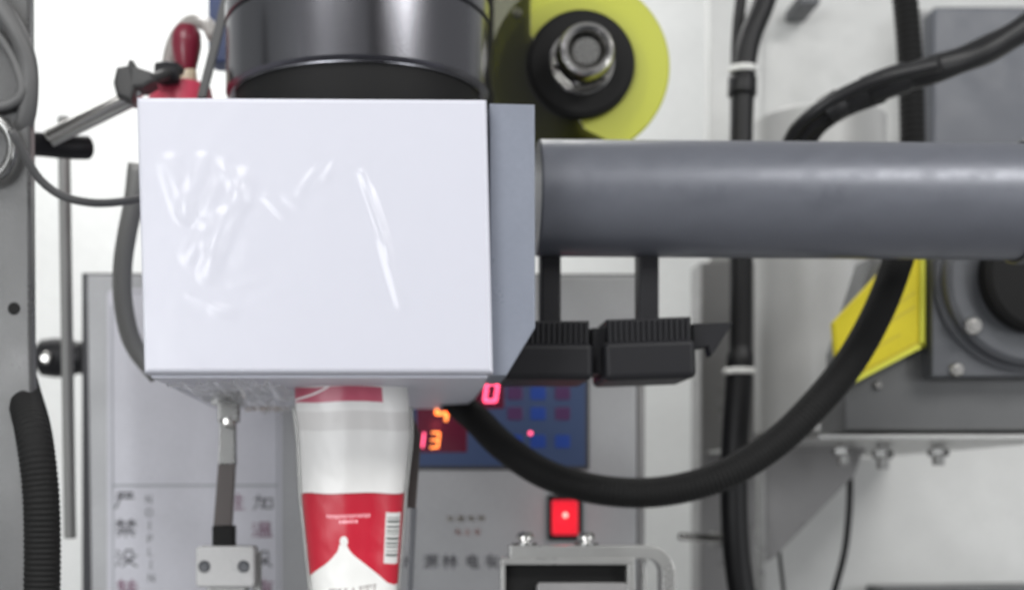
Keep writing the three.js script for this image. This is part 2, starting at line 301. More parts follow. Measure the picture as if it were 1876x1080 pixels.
// ---------------------------------------------------------------- white housing
const BD = 1.2;
const house = thing('white_housing', 'white enamelled box housing wrapped in clear film under the black barrel', 'machine housing', P(583, 684, 1.41));
part('shell', prism([[263, 683], [904, 683], [892, 181], [249, 177]], BD, BD + 0.44, 0.004), mat.whiteEnamel, house);
{ // bottom sheet a little below the shell
  const a = P(272, 683, BD), b = P(894, 683, BD), g = new THREE.BoxGeometry(b.x - a.x, 0.003, 0.425); g.translate((a.x + b.x) / 2, a.y - 0.0016, -(BD + 0.226));
  part('bottom_plate', g, mat.whiteEnamel, house);
  const e = new THREE.BoxGeometry(L(80, 1.6), 0.005, 0.02); const q = P(490, 748, 1.62); e.translate(q.x, q.y + 0.001, q.z); part('edge_strip', e, mat.tan, house);
}
{ // wrinkled protective film over the front: folds as real ridges
  const nx = 240, ny = 190, g = new THREE.PlaneGeometry(1, 1, nx, ny), p = g.attributes.position;
  const folds = [];
  const fold = (x0, y0, x1, y1, w, h) => folds.push([x0, y0, x1, y1, w, h]);
  fold(664, 318, 706, 440, 13, 3); fold(680, 350, 718, 470, 12, 2.4); fold(700, 440, 735, 560, 16, 2.4);
  fold(312, 300, 340, 390, 30, 5); fold(342, 390, 372, 295, 26, 5); fold(372, 400, 408, 320, 30, 6); fold(396, 450, 446, 330, 34, 6.5); fold(384, 500, 402, 400, 30, 5.5); fold(350, 470, 376, 420, 26, 4); fold(405, 300, 450, 370, 22, 3);
  fold(550, 350, 574, 316, 12, 2.2); fold(596, 326, 608, 304, 10, 2); fold(488, 362, 520, 396, 14, 2); fold(522, 362, 548, 382, 10, 1.6);
  for (let i = 0; i < 9; i++) { const x = 270 + rnd() * 330, y = 240 + rnd() * 330, a = -0.9 + rnd() * 2.1, n = 20 + rnd() * 70; fold(x, y, x + Math.cos(a) * n, y + Math.sin(a) * n, 14 + rnd() * 22, 0.4 + rnd() * 1.2); }
  for (let i = 0; i <= ny; i++) for (let j = 0; j <= nx; j++) {
    const u = j / nx, v = i / ny, py = 186 + v * 490, px = 253 + v * 13 + u * 632;
    let z = 0.0012 + 0.0009 * Math.max(0, fbm(px / 90, py / 130, 2, 3));
    for (const [x0, y0, x1, y1, w, h] of folds) {
      const dx = x1 - x0, dy = y1 - y0, t = THREE.MathUtils.clamp(((px - x0) * dx + (py - y0) * dy) / (dx * dx + dy * dy), 0, 1);
      const d = Math.hypot(px - x0 - t * dx, py - y0 - t * dy) / w;
      if (d < 1) z += h * 0.00065 * (0.5 + 0.5 * Math.cos(Math.PI * d)) * (0.4 + 0.6 * Math.sin(Math.PI * (0.12 + 0.76 * t)));
    }
    const q = P(px, py, BD); p.setXYZ(i * (nx + 1) + j, q.x, q.y, q.z + z);
  }
  g.computeVertexNormals();
  part('protective_film', g, mat.film, house);
  // loose film gathered below the lower left corner
  const h = new THREE.PlaneGeometry(1, 1, 70, 26), r = h.attributes.position;
  for (let i = 0; i <= 26; i++) for (let j = 0; j <= 70; j++) {
    const u = j / 70, v = i / 26, D = 1.22 + 0.24 * v + 0.04 * fbm(u * 5, v * 3, 9, 2);
    const q = P(300 + 190 * u + v * 60, 690 - 4 * u, 1.22); 
    r.setXYZ(i * 71 + j, q.x, q.y - 0.004 - 0.022 * Math.abs(fbm(u * 6, v * 3, 4, 2)) - 0.012 * Math.sin(Math.PI * u) * v, -D);
  }
  h.computeVertexNormals();
  part('loose_film', h, mat.film, house, 'crumpled clear film hanging under the housing');
}

// ---------------------------------------------------------------- black barrel above the housing
const bc = P(655, 182, 1.42), by = bc.y;
const barrel = thing('black_barrel', 'wide black round barrel standing above the white housing', 'barrel', V(bc.x, P(0, 179, BD).y, bc.z));
part('drum', lathe([[0.1, 0], [0.131, 0], [0.1362, 0.003], [0.1362, 0.069], [0.1335, 0.0705], [0.1335, 0.073], [0.1372, 0.0745], [0.1372, 0.09], [0.134, 0.094], [0.118, 0.099], [0.118, 0.26], [0, 0.26]], V(bc.x, by, bc.z), 'y', 160), mat.barrel, barrel);
part('underside', lathe([[0, 0.001], [0.128, 0.001], [0.1285, 0.0006], [0.129, 0.003]], V(bc.x, by - 0.002, bc.z), 'y', 96), mat.barrel, barrel);
part('shaded_neck', lathe([[0.126, 0.001], [0.1265, 0.02], [0.125, 0.024], [0.1265, 0.028], [0.1265, by - P(0, 179, BD).y - 0.0005]], V(bc.x, P(0, 179, BD).y, bc.z), 'y', 96), mat.rubber, barrel, 'neck below the barrel rim, its shade put in as black');  // neck under the rim; its shade is put into the black colour
part('red_cap', lathe([[0, 0.02], [0.014, 0.02], [0.017, 0.016], [0.017, 0]], V(bc.x + 0.106, by + 0.094, bc.z + 0.078), 'y', 32), mat.redCap, barrel);

// ---------------------------------------------------------------- grey plate and big tube
const TD = 1.36;
const tubeY0 = P(983, 363, TD), tubeY1 = P(1990, 371, TD), TR = L(105, TD);
const arm = thing('tube_arm', 'thick grey horizontal tube with a flat end plate beside the white housing', 'machine arm', P(1200, 690, 1.3));
part('end_plate', prism([[899, 688], [928, 688], [981, 600], [980, 191], [897, 189]], 1.22, 1.31, 0.0015), mat.plate, arm);
part('tube', rod(tubeY0, tubeY1, TR, 128, 0.03), mat.tube, arm);
part('tube_cap', lathe([[TR + 0.0015, 0], [TR + 0.004, 0.001], [TR + 0.004, 0.06], [0, 0.06]], P(1864, 370, TD), 'x', 80), mat.motor, arm);

// black plug connectors under the tube
const conn = (cx, x0, x1, y0, y1, tilt, label) => {
  const D = 1.33, o = thing('plug_connector', label, 'connector', P((x0 + x1) / 2, y1, D + 0.05), 'plug connectors below the tube');
  const g = prism(roundRect(x0, y0 + 42, x1, y1, 12, D), D, D + 0.09, 0.006);
  const ribs = [];
  for (let i = 0; i < 15; i++) { const x = x0 + 13 + i * (x1 - x0 - 26) / 14; ribs.push(prism(rect(x - 3.2, y0 + 6, x + 3.2, y0 + 46), D + 0.0035, D + 0.075, 0.0008)); }
  const c = P((x0 + x1) / 2, (y0 + y1) / 2, D);
  const turn = (q) => { q.translate(-c.x, -c.y, 0); q.rotateZ(tilt); q.translate(c.x, c.y, 0); return q; };
  part('body', turn(g), mat.blackPlastic, o);
  part('core', turn(prism(rect(x0 + 8, y0 + 2, x1 - 8, y0 + 62), D + 0.006, D + 0.076, 0.002)), mat.blackPlastic, o);
  for (const r of ribs) part('rib', turn(r), mat.blackPlastic, o);
  part('stem', prism(rect(cx - 18, 440, cx + 18, y0 + 20), D + 0.03, D + 0.06, 0.002), mat.blackPlastic, o);
  return o;
};
conn(1010, 922, 1088, 585, 695, 0, 'black ribbed plug connector right beside the white housing corner');
const second = conn(1190, 1106, 1276, 580, 694, 0.035, 'slightly tilted black plug connector farther out along the grey tube');
part('latch', prism([[1270, 592], [1344, 590], [1316, 634], [1303, 652], [1298, 634], [1270, 640]], 1.36, 1.38, 0.001), mat.blackPlastic, second);
part('bridge', prism(rect(1084, 600, 1112, 684), 1.35, 1.39, 0.002), mat.blackPlastic, second);

// ---------------------------------------------------------------- yellow roller
const RD = 1.62, rc = P(1063, 121, RD);
const roller = thing('yellow_roller', 'yellow green film roller with black hub and hexagon nut above the tube', 'roller', V(rc.x, rc.y, -2.29));
{
  const R = L(165, RD), H = L(99, RD);
  part('flange', lathe([[0.02, -0.004], [R - 0.002, -0.004], [R, -0.002], [R, 0.002], [R - 0.002, 0.004], [0.02, 0.004]], V(rc.x, rc.y, -RD - 0.004), 'z', 96), mat.yellow, roller);
  part('roll', lathe([[0.02, 0], [R * 0.84, 0], [R * 0.84, 0.09], [0.02, 0.09]], V(rc.x - 0.006, rc.y - 0.006, -RD - 0.103), 'z', 96), mat.yellowBand, roller);
  const hub = part('hub', lathe([[0, 0.014], [H - 0.006, 0.014], [H - 0.001, 0.011], [H, 0.006], [H, -0.004]], V(rc.x, rc.y, -RD), 'z', 80), mat.rubber, roller);
  part('washer', lathe([[0.012, 0.0035], [0.036, 0.0035], [0.0385, 0.002], [0.0385, 0]], V(rc.x, rc.y, -RD + 0.014), 'z', 48), mat.chrome, hub);
  const N = L(58, 1.555), hex = new THREE.Shape();
  for (let i = 0; i < 6; i++) { const a = i * Math.PI / 3 + 0.25; hex[i ? 'lineTo' : 'moveTo'](N * Math.cos(a), N * Math.sin(a)); }
  const bore = new THREE.Path(); bore.absarc(0, 0, N * 0.58, 0, 2 * Math.PI, true); hex.holes.push(bore);
  const ng = new THREE.ExtrudeGeometry(hex, { depth: 0.016, bevelEnabled: true, bevelThickness: 0.005, bevelSize: 0.005, bevelOffset: -0.005, bevelSegments: 4, curveSegments: 32 }); ng.translate(rc.x, rc.y, -RD + 0.0225);
  const nut = part('nut', ng, mat.chrome, hub);
  part('nut_collar', lathe([[N * 0.58, 0], [N * 0.58, 0.022], [N * 0.62, 0.0265], [N * 0.72, 0.029], [N * 0.84, 0.027], [N * 0.9, 0.021], [N * 0.93, 0]], V(rc.x, rc.y, -RD + 0.036), 'z', 64), mat.chrome, nut);
  part('shaft_end', lathe([[0, 0.052], [N * 0.42, 0.052], [N * 0.56, 0.046], [N * 0.56, 0]], V(rc.x, rc.y, -RD + 0.004), 'z', 48), mat.steel, hub);
  part('axle', lathe([[0.02, 0], [0.02, 2.29 - RD]], V(rc.x, rc.y, -2.29), 'z', 32), mat.dullSteel, roller);
  part('small_bolt', lathe([[0, 0.004], [0.005, 0.003], [0.0065, 0]], P(948, 24, RD - 0.004), 'z', 20), mat.dullSteel, roller);
}
solo('smoked_guard_and_shadow', 'smoked clear guard sheet beside the yellow roller, lower corner shaped as hub shadow', 'guard', prism([[800, 300], [1112, 300], [1112, 256], [1072, 236], [972, 62], [972, -90], [800, -90]], 1.6115, 1.6145, 0.0004), mat.smoked);  // tinted sheet; its lower corner is drawn out as the hub shadow
solo('dark_bracket', 'flat black mounting bracket behind the barrel beside the yellow roller', 'bracket', prism([[820, 300], [905, 300], [905, -20], [945, -90], [820, -90]], 1.75, 1.765, 0.001), mat.blackPlastic);

// ---------------------------------------------------------------- red plug, hose loop, blue panel behind the housing
const DP = 1.5;
const plug = thing('red_valve', 'red capped valve with dark red bulb on top of the white housing', 'valve', V(P(338, 0, DP).x, P(0, 178, BD).y, -DP));
const topY = P(0, 178, BD).y;
{
  const x = P(331, 0, DP).x, y0 = P(0, 157, DP).y;
  part('collar', lathe([[0, y0 - topY], [0.028, y0 - topY], [0.033, y0 - topY - 0.003], [0.035, y0 - topY - 0.012], [0.035, 0], [0, 0]], V(x, topY, -DP), 'y', 48), mat.redCap, plug);
  part('nipple', lathe([[0.0, 0.02], [0.0095, 0.019], [0.0115, 0.004], [0.012, -0.002]], V(P(343, 0, DP).x, y0, -DP), 'y', 32), mat.cream, plug);
  const h = L(100, DP);
  part('bulb', lathe([[0.008, 0], [0.0105, 0.006], [0.0145, 0.022], [0.0165, 0.034], [0.016, 0.046], [0.011, 0.055], [0, 0.059]], V(P(341, 0, DP).x, P(0, 140, DP).y, -DP), 'y', 40), mat.redDark, plug);
}
solo('clear_hose', 'cloudy plastic hose looped over the dark red bulb', 'hose', sweep([P(303, 172, 1.54), P(309, 118, 1.54), P(320, 74, 1.54), P(344, 42, 1.54), P(366, 40, 1.53), P(384, 50, 1.5), P(392, 66, 1.485)], 0.0082), mat.clearHose);
solo('grey_strap', 'flat grey strut slanting down beside the black barrel', 'strut', prism([[414, -40], [432, -40], [376, 178], [360, 178]], 1.47, 1.478, 0.001), mat.softCable);
solo('blue_panel', 'dark blue panel with a rounded corner behind the black barrel', 'panel', prism(roundRect(381, -160, 520, 113, 14, 1.66), 1.66, 1.7, 0.003), mat.navy);

// ---------------------------------------------------------------- left side: pillar, arm, rods, hoses
const pillar = thing('steel_pillar', 'dull grey steel pillar at the side of the machine', 'pillar', P(-20, 1300, 1.2));
part('post', prism([[-160, 1300], [74, 1300], [56, 620], [52, -160], [-160, -160]], 1.28, 1.3, 0.003), mat.column, pillar);
part('hole', lathe([[0, 0.0008], [0.005, 0.0008], [0.006, 0]], P(25, 565, 1.28), 'z', 20), mat.rubber, pillar);
{ const t = new THREE.TorusGeometry(0.022, 0.005, 16, 48); const q = P(-22, 270, 1.265); t.scale(1, 1.25, 1); t.translate(q.x, q.y, q.z); part('ring', t, mat.steel, pillar); }
solo('black_hose', 'limp black hose bulging over the upper steel pillar', 'hose', sweep([P(-60, -60, 1.265), P(-5, 5, 1.265), P(30, 60, 1.265), P(50, 110, 1.27), P(53, 165, 1.275), P(43, 225, 1.285), P(20, 265, 1.3)], 0.0088, { wobble: 0.05 }), mat.softCable);
solo('thin_hose', 'thinner grey hose lying across the pillar below the black one', 'hose', sweep([P(-40, 30, 1.27), P(5, 75, 1.27), P(30, 120, 1.27), P(40, 170, 1.27), P(18, 190, 1.272), P(-30, 200, 1.272)], 0.005), mat.softCable);
solo('corrugated_hose', 'black corrugated hose running down beside the steel pillar', 'hose', sweep([P(-10, 560, 1.4), P(20, 640, 1.37), P(42, 720, 1.31), P(62, 800, 1.25), P(74, 900, 1.24), P(77, 1000, 1.24), P(74, 1200, 1.24)], 0.0165, { ridge: 0.00045, pitch: 0.005 }), mat.rubber);
solo('upright_rod', 'slim grey upright rod between pillar and control cabinet', 'rod', rod(P(128, 986, 1.6), P(116, 214, 1.6), L(11, 1.6)), mat.softSteel);
const clamp = thing('swing_arm', 'black swing arm with bright rod and clamp knob between pillar and housing', 'arm', P(100, 290, 1.4));
part('arm', sweep([P(30, 264, 1.44), P(70, 264, 1.44), P(110, 268, 1.45), P(142, 270, 1.46), P(166, 270, 1.47)], (t) => 0.0125 * (t > 0.94 ? Math.sqrt(Math.max(0.02, 1 - ((t - 0.94) / 0.06) ** 2)) : 1), { steps: 80 }), mat.blackPlastic, clamp);
part('rod', rod(P(84, 250, 1.425), P(258, 166, 1.425), 0.0062), mat.chrome, clamp);
part('rod', rod(P(94, 262, 1.428), P(250, 186, 1.428), 0.004), mat.dullSteel, clamp);
part('clamp_block', prism([[206, 150], [212, 122], [232, 118], [234, 108], [242, 108], [246, 120], [276, 130], [282, 146], [262, 158], [246, 160], [240, 184], [212, 174]], 1.405, 1.44, 0.004), mat.darkMetal, clamp);
part('pin', rod(P(268, 148, 1.42), P(330, 128, 1.47), 0.006), mat.darkMetal, clamp);
part('pin_head', lathe([[0, 0.014], [0.011, 0.012], [0.013, 0], [0.011, -0.012], [0, -0.014]], P(306, 134, 1.46), 'x', 24), mat.blackPlastic, clamp);
solo('thin_wire', 'thin grey wire sagging from the pillar to the white housing', 'wire', sweep([P(20, 240, 1.22), P(45, 285, 1.24), P(72, 328, 1.26), P(112, 358, 1.28), P(165, 371, 1.3), P(225, 369, 1.33), P(270, 360, 1.36)], L(7.5, 1.3)), mat.softCable);
solo('bent_hose', 'grey bent hose curving out behind the white housing edge', 'hose', sweep([P(252, 300, 1.42), P(244, 370, 1.43), P(232, 430, 1.44), P(224, 490, 1.45), P(226, 560, 1.46), P(244, 630, 1.47), P(290, 690, 1.48)], L(18, 1.44)), mat.softSteel);

// ---------------------------------------------------------------- gripper below the housing
const grip = thing('pouch_gripper', 'steel gripper finger with a white clamp block beside the red pouch', 'gripper', P(412, 1180, 1.4));
const underY = P(0, 683, BD).y - 0.003;
part('finger', [prism([[399, 850], [431, 850], [430, 760], [402, 760]], 1.392, 1.404, 0.001)], mat.steel, grip);
{ const a = P(418, 0, 1.4), g = new THREE.BoxGeometry(0.03, 0.012, 0.034); g.translate(a.x, underY - 0.006, a.z); part('mount', g, mat.dullSteel, grip);
  const b = P(419, 752, 1.388); const y = new RoundedBoxGeometry(0.022, 0.032, 0.012, 2, 0.002); y.translate(b.x, b.y + 0.004, b.z); part('bracket', y, mat.steel, grip);
  part('bolt', lathe([[0, 0.005], [0.005, 0.004], [0.0065, 0]], P(420, 772, 1.386), 'z', 20), mat.chrome, grip); }
part('lower_finger', prism([[390, 968], [424, 968], [431, 848], [399, 848]], 1.394, 1.402, 0.001), mat.brownPlate, grip);
part('rubber_foot', prism(roundRect(388, 962, 428, 1002, 4, 1.388), 1.388, 1.41, 0.002), mat.rubber, grip);
const blk = part('clamp_block', prism(roundRect(358, 1000, 466, 1076, 8, 1.37), 1.37, 1.41, 0.003), mat.blockWhite, grip, 'white plastic clamp block with two dark bolts');
for (const x of [374, 446]) part('bolt', lathe([[0, 0.001], [0.0035, 0.001], [0.0052, 0.002], [0.0062, 0]], P(x, 1037, 1.37), 'z', 20), mat.motor, blk);
part('lower_block', prism(roundRect(378, 1072, 452, 1180, 6, 1.376), 1.376, 1.405, 0.003), mat.dullSteel, grip);
part('side_bar', prism(rect(462, 1010, 478, 1160), 1.392, 1.4, 0.001), mat.dullSteel, grip);

// ---------------------------------------------------------------- red and white pouch
{
  const cv = document.createElement('canvas'); cv.width = 512; cv.height = 1024;
  const c = cv.getContext('2d');
  // canvas: x 0..512 across the front (pixels 540..752), y 0..1024 down (pixels 700..1150)
  const X = (px, low = true) => (low ? (px - 561) / (735 - 561) : (px - 541) / 208) * 512, Y = (py) => (py - 700) / 450 * 1024;
  c.fillStyle = '#dddcda'; c.fillRect(0, 0, 512, 1024);
  c.fillStyle = '#b9576c'; c.fillRect(0, Y(712), X(702, false), Y(739) - Y(712));
  c.strokeStyle = '#ece6e6'; c.lineWidth = 9; c.beginPath(); c.moveTo(0, Y(735)); c.quadraticCurveTo(X(590, false), Y(722), X(612, false), Y(708)); c.stroke();
  c.fillStyle = '#cfcdcb'; c.fillRect(0, Y(756), 512, Y(790) - Y(756));
  c.fillStyle = '#b3182f'; c.fillRect(0, Y(905), 512, Y(1068) - Y(905));
  c.fillStyle = '#8d1526'; c.fillRect(0, Y(903), 512, 6);
  c.fillStyle = '#dcdcd9'; c.beginPath();                        // the pointed roof outline
  c.moveTo(0, Y(1052)); c.quadraticCurveTo(X(598), Y(1034), X(614), Y(1013)); c.quadraticCurveTo(X(622), Y(1006), X(623), Y(994));
  c.arc(X(632), Y(989), 22, Math.PI * 0.75, Math.PI * 0.25); c.quadraticCurveTo(X(641), Y(1006), X(652), Y(1016)); c.quadraticCurveTo(X(684), Y(1042), X(714), Y(1064));
  c.lineTo(512, Y(1070)); c.lineTo(512, 1024); c.lineTo(0, 1024); c.closePath(); c.fill();
  c.fillStyle = '#f3b9c0'; for (let i = 0; i < 15; i++) c.fillRect(X(603 + i * 5.2), Y(941), 8 + (i * 5) % 5, 12 + (i * 3) % 5);
  for (let i = 0; i < 6; i++) c.fillRect(X(625 + i * 5.6), Y(951), 9 + (i * 7) % 4, 13);
  c.fillStyle = '#cfcfcd'; c.fillRect(X(706), Y(937), X(732) - X(706), Y(1030) - Y(937));
  c.fillStyle = '#5e6361'; for (let i = 0, y = 946; y < 1020; i++) { const h = 2 + (i * 7) % 4; c.fillRect(X(709), Y(y), X(731) - X(709), h * 2.2); y += h + 3 + (i * 5) % 3; }
  c.save(); c.translate(X(600), Y(1108)); c.rotate(-0.07); c.fillStyle = '#8e8885'; c.font = '96px serif'; c.scale(0.86, 1.05); c.fillText('THAITI', 0, 0); c.restore();
  const tex = new THREE.CanvasTexture(cv); tex.colorSpace = THREE.SRGBColorSpace; tex.anisotropy = 8;
  const pm = M(1, 1, 1, 0.36, 0, { map: tex, side: THREE.DoubleSide });
  const D = 1.325, nv = 90, nu = 96, pos = [], uv = [], idx = [];
  const edge = [[700, 539, 746], [745, 541, 750], [800, 548, 752], [905, 553, 740], [1080, 571, 727], [1150, 577, 720]];
  const side = (py, k) => { for (let i = 0; i < edge.length - 1; i++) if (py <= edge[i + 1][0]) { const t = (py - edge[i][0]) / (edge[i + 1][0] - edge[i][0]); return edge[i][k] + t * (edge[i + 1][k] - edge[i][k]); } return edge[edge.length - 1][k]; };
  for (let i = 0; i <= nv; i++) {
    const v = i / nv, py = 700 + v * 450, a = P(side(py, 1), py, D), b = P(side(py, 2), py, D), hw = (b.x - a.x) / 2, depth = 0.03 - 0.01 * v;
    for (let j = 0; j <= nu; j++) {
      const t = j / nu * 2 * Math.PI, cs = Math.cos(t), sn = Math.sin(t);
      const x = hw * Math.sign(cs) * Math.pow(Math.abs(cs), 0.85), z = depth * Math.sign(sn) * Math.pow(Math.abs(sn), 1.0);
      const k = 0.0018 * fbm(x * 40 + 3, v * 7, sn > 0 ? 2 : 8, 3) + 0.0012 * Math.exp(-(((x + 0.004) / 0.006) ** 2));
      pos.push((a.x + b.x) / 2 + x, a.y + 0.0006 * Math.sin(t * 5 + v * 3), -D + z + k * Math.abs(sn)); uv.push(0.5 + x / hw / 2, 1 - v);
    }
  }
  for (let i = 0; i < nv; i++) for (let j = 0; j < nu; j++) { const a = i * (nu + 1) + j, b = a + nu + 1; idx.push(a, a + 1, b, b, a + 1, b + 1); }
  const g = new THREE.BufferGeometry(); g.setAttribute('position', new THREE.Float32BufferAttribute(pos, 3)); g.setAttribute('uv', new THREE.Float32BufferAttribute(uv, 2)); g.setIndex(idx); g.computeVertexNormals();
  const pouch = thing('printed_pouch', 'open red and white printed pouch hanging below the white housing', 'pouch', P(648, 1150, D));
  part('bag', g, pm, pouch);
  const seam = (k, s) => { const pts = []; for (let i = 0; i <= 12; i++) { const py = 745 + i * 33; pts.push(P(side(py, k) + s * 2.5, py, D + 0.002)); } return sweep(pts, 0.0022, { seg: 10 }); };
  part('side_seam', seam(1, -1), mat.dullSteel, pouch); part('side_seam', seam(2, 1), mat.dullSteel, pouch);
  const holder = thing('filling_spout', 'short steel filling spout reaching from the housing into the pouch mouth', 'spout', V(P(645, 0, D).x, P(0, 760, D).y, -D));
  const top = underY, bot = P(0, 760, D).y;
  const sp = lathe([[0.02, 0], [0.022, 0], [0.03, top - bot], [0.028, top - bot]], V(P(645, 0, D).x, bot, 0), 'y', 48); sp.scale(1, 1, 0.75); sp.translate(0, 0, -D); part('cone', sp, mat.steel, holder);
  // clip that holds the far edge of the pouch
  const cl = thing('pouch_clip', 'dark steel clip finger pinching the barcode edge of the pouch', 'clip', P(752, 1160, 1.335));
  part('finger', prism([[742, 1160], [752, 1160], [764, 930], [752, 930]], 1.325, 1.333, 0.001), mat.motor, cl);
  part('shank', prism([[746, 930], [762, 930], [772, 800], [756, 760], [750, 760]], 1.345, 1.352, 0.001), mat.brownPlate, cl);
}

// ---------------------------------------------------------------- strap bracket at the bottom
{
  const D = 1.4, o = thing('strap_handle', 'bent steel strap bracket with two screws in front of the cabinet', 'bracket', P(1080, 1200, D));
  const out = (x0, x1, y0, r, t) => {                            // a strap that runs along the top and turns down
    const s = new THREE.Shape(), q = (x, y) => { const p = P(x, y, D); return [p.x, p.y]; }, R = L(r, D), w = L(t, D);
    const [ax, ay] = q(x0, y0), [bx] = q(x1, y0), [, cy] = q(x1, 1200);
    s.moveTo(ax, ay); s.lineTo(bx - R, ay); s.absarc(bx - R, ay - R, R, Math.PI / 2, 0, true); s.lineTo(bx, cy); s.lineTo(bx - w, cy); s.lineTo(bx - w, ay - R); s.absarc(bx - R, ay - R, R - w, 0, Math.PI / 2, false); s.lineTo(ax, ay - w); s.closePath();
    return s;
  };
  part('strap', prism(out(934, 1238, 999, 52, 24), D, D + 0.03, 0.001, 16), mat.dullSteel, o);
  part('inner_frame', [prism(rect(918, 1022, 1164, 1034), D - 0.004, D + 0.02, 0.001), prism(rect(918, 1034, 926, 1200), D - 0.004, D + 0.02, 0.001), prism(rect(1150, 1034, 1164, 1200), D - 0.004, D + 0.02, 0.001)], mat.dullSteel, o);
  part('dark_box', prism(rect(926, 1034, 1150, 1200), D + 0.012, D + 0.08, 0.001), mat.rubber, o);
  part('inner_plate', prism(roundRect(984, 1067, 1152, 1200, 8, D), D - 0.002, D + 0.012, 0.001), mat.postSteel, o);
  part('side_bar', prism(rect(1178, 1026, 1186, 1200), D + 0.01, D + 0.02, 0.001), mat.dullSteel, o);
  for (const x of [962, 1074]) {
    const s = part('screw', lathe([[0, 0.014], [0.007, 0.013], [0.0095, 0.009], [0.0095, 0.006], [0.005, 0.005], [0.005, 0]], P(x, 998, D + 0.014), 'y', 28), mat.chrome, o);
    part('washer', lathe([[0, 0.002], [0.013, 0.002], [0.013, 0], [0, 0]], P(x, 998, D + 0.014).add(V(0, 0.0005, 0)), 'y', 28), mat.steel, s);
  }
}

// ---------------------------------------------------------------- right side: posts, cables, gear unit
solo('rear_panel', 'large pale grey sheet panel behind the gear unit and cables', 'panel', prism(rect(1300, -420, 2700, 1800), 2.297, 2.312, 0.002), mat.postLight);
solo('upper_post', 'pale grey upper post length behind the black cable above the tube', 'duct', prism(rect(1300, -160, 1396, 478), 2.26, 2.296, 0.003), mat.postLight);  // upper length of the post, built apart in a paler grey
solo('steel_post', 'grey square steel post behind the hanging black cable', 'post', prism([[1284, 1300], [1392, 1300], [1390, 480], [1284, 480]], 2.22, 2.295, 0.003), mat.postSteel);  // lower length of the post, in a darker grey than above
const tie = (x, y, r, D, label) => { const t = new THREE.TorusGeometry(r, 0.0028, 10, 40); t.rotateX(Math.PI / 2); const q = P(x, y, D); t.scale(1, 1.6, 1); t.translate(q.x, q.y, q.z); const k = new THREE.BoxGeometry(0.009, 0.007, 0.006); k.translate(q.x - r * 0.8, q.y, q.z + r * 0.7); solo('cable_tie', label, 'cable tie', [t, k], mat.zip, 'white cable ties'); };
const cd = 1.9, cr = L(21, cd);
solo('upright_cable', 'thick black cable running down along the steel post with white ties', 'cable', sweep([P(1420, -60, cd), P(1398, 10, cd), P(1374, 70, cd), P(1364, 130, cd), P(1360, 200, cd), P(1358, 330, cd), P(1358, 520, cd), P(1357, 640, cd), P(1352, 730, cd), P(1346, 830, cd), P(1346, 940, cd), P(1352, 1030, cd), P(1366, 1120, cd)], (t) => cr + (t > 0.6 ? L(4, cd) : 0)), mat.cable);
solo('thin_cable', 'thinner black cable joining the thick one above the upper tie', 'cable', sweep([P(1366, -60, cd + 0.02), P(1358, 0, cd + 0.02), P(1352, 60, cd + 0.02), P(1350, 130, cd + 0.02), P(1349, 200, cd + 0.02), P(1350, 300, cd + 0.02)], L(11, cd)), mat.cable);
solo('cable_sleeve', 'glossy black sleeve wrapped round the cable below the upper tie', 'sleeve', sweep([P(1361, 142, cd), P(1360, 175, cd)], L(26, cd), { steps: 6 }), mat.cable);
tie(1362, 128, cr + 0.001, cd, 'white cable tie round the black cable above the grey tube');
tie(1355, 680, cr + 0.004, cd, 'white cable tie round the black cable below the grey tube');
solo('ribbed_conduit', 'black ribbed conduit hanging upright behind the slanting cable', 'conduit', sweep([P(1652, -60, 1.85), P(1660, 10, 1.85), P(1668, 110, 1.85), P(1672, 220, 1.85), P(1674, 420, 1.85)], L(22, 1.85), { ridge: 0.0009, pitch: 0.0085 }), mat.rubber);
const bundle = thing('cable_bundle', 'slanting black cable bundle bound with glossy tape above the tube', 'cable bundle', P(1600, 262, 1.62));
part('main_cable', sweep([P(1930, 20, 1.6), P(1860, 62, 1.6), P(1790, 100, 1.6), P(1700, 130, 1.6), P(1620, 155, 1.6), P(1550, 185, 1.6), P(1500, 215, 1.61), P(1468, 250, 1.63), P(1450, 330, 1.66)], (t) => L(25, 1.6) * (1 + 0.05 * Math.sin(t * 34)), { wobble: 0.04 }), mat.cable, bundle);
part('side_cable', sweep([P(1720, 118, 1.58), P(1620, 142, 1.575), P(1555, 168, 1.58), P(1500, 200, 1.59), P(1460, 235, 1.61), P(1438, 280, 1.64)], L(13, 1.58)), mat.cable, bundle);
part('inner_cable', sweep([P(1620, 178, 1.6), P(1550, 205, 1.6), P(1505, 235, 1.61), P(1476, 280, 1.64)], L(10, 1.6)), mat.cable, bundle);
for (const [x0, y0, x1, y1] of [[1660, 142, 1585, 168], [1540, 190, 1512, 207]]) part('tape', sweep([P(x0, y0, 1.597), P((x0 + x1) / 2, (y0 + y1) / 2 - 1, 1.597), P(x1, y1, 1.6)], L(28, 1.6), { steps: 20, wobble: 0.02 }), mat.cable, bundle);
solo('inverter_box', 'dark blue grey box mounted high on the pale panel behind the cables', 'box', [prism(roundRect(1710, 12, 2010, 330, 8, 2.2), 2.2, 2.296, 0.004)], mat.boxBlue);
solo('box_side_face', 'pale grey strip for the left side face of the dark blue grey box', 'strip', prism(rect(1690, 18, 1711, 330), 2.24, 2.296, 0.002), mat.boxSide);  // strip standing in for the paler left face of the box
solo('top_clip', 'small black clip on the pale panel beside the upper cable bend', 'clip', prism(roundRect(1468, -16, 1504, 6, 3, 2.2), 2.2, 2.29, 0.002), mat.motor);

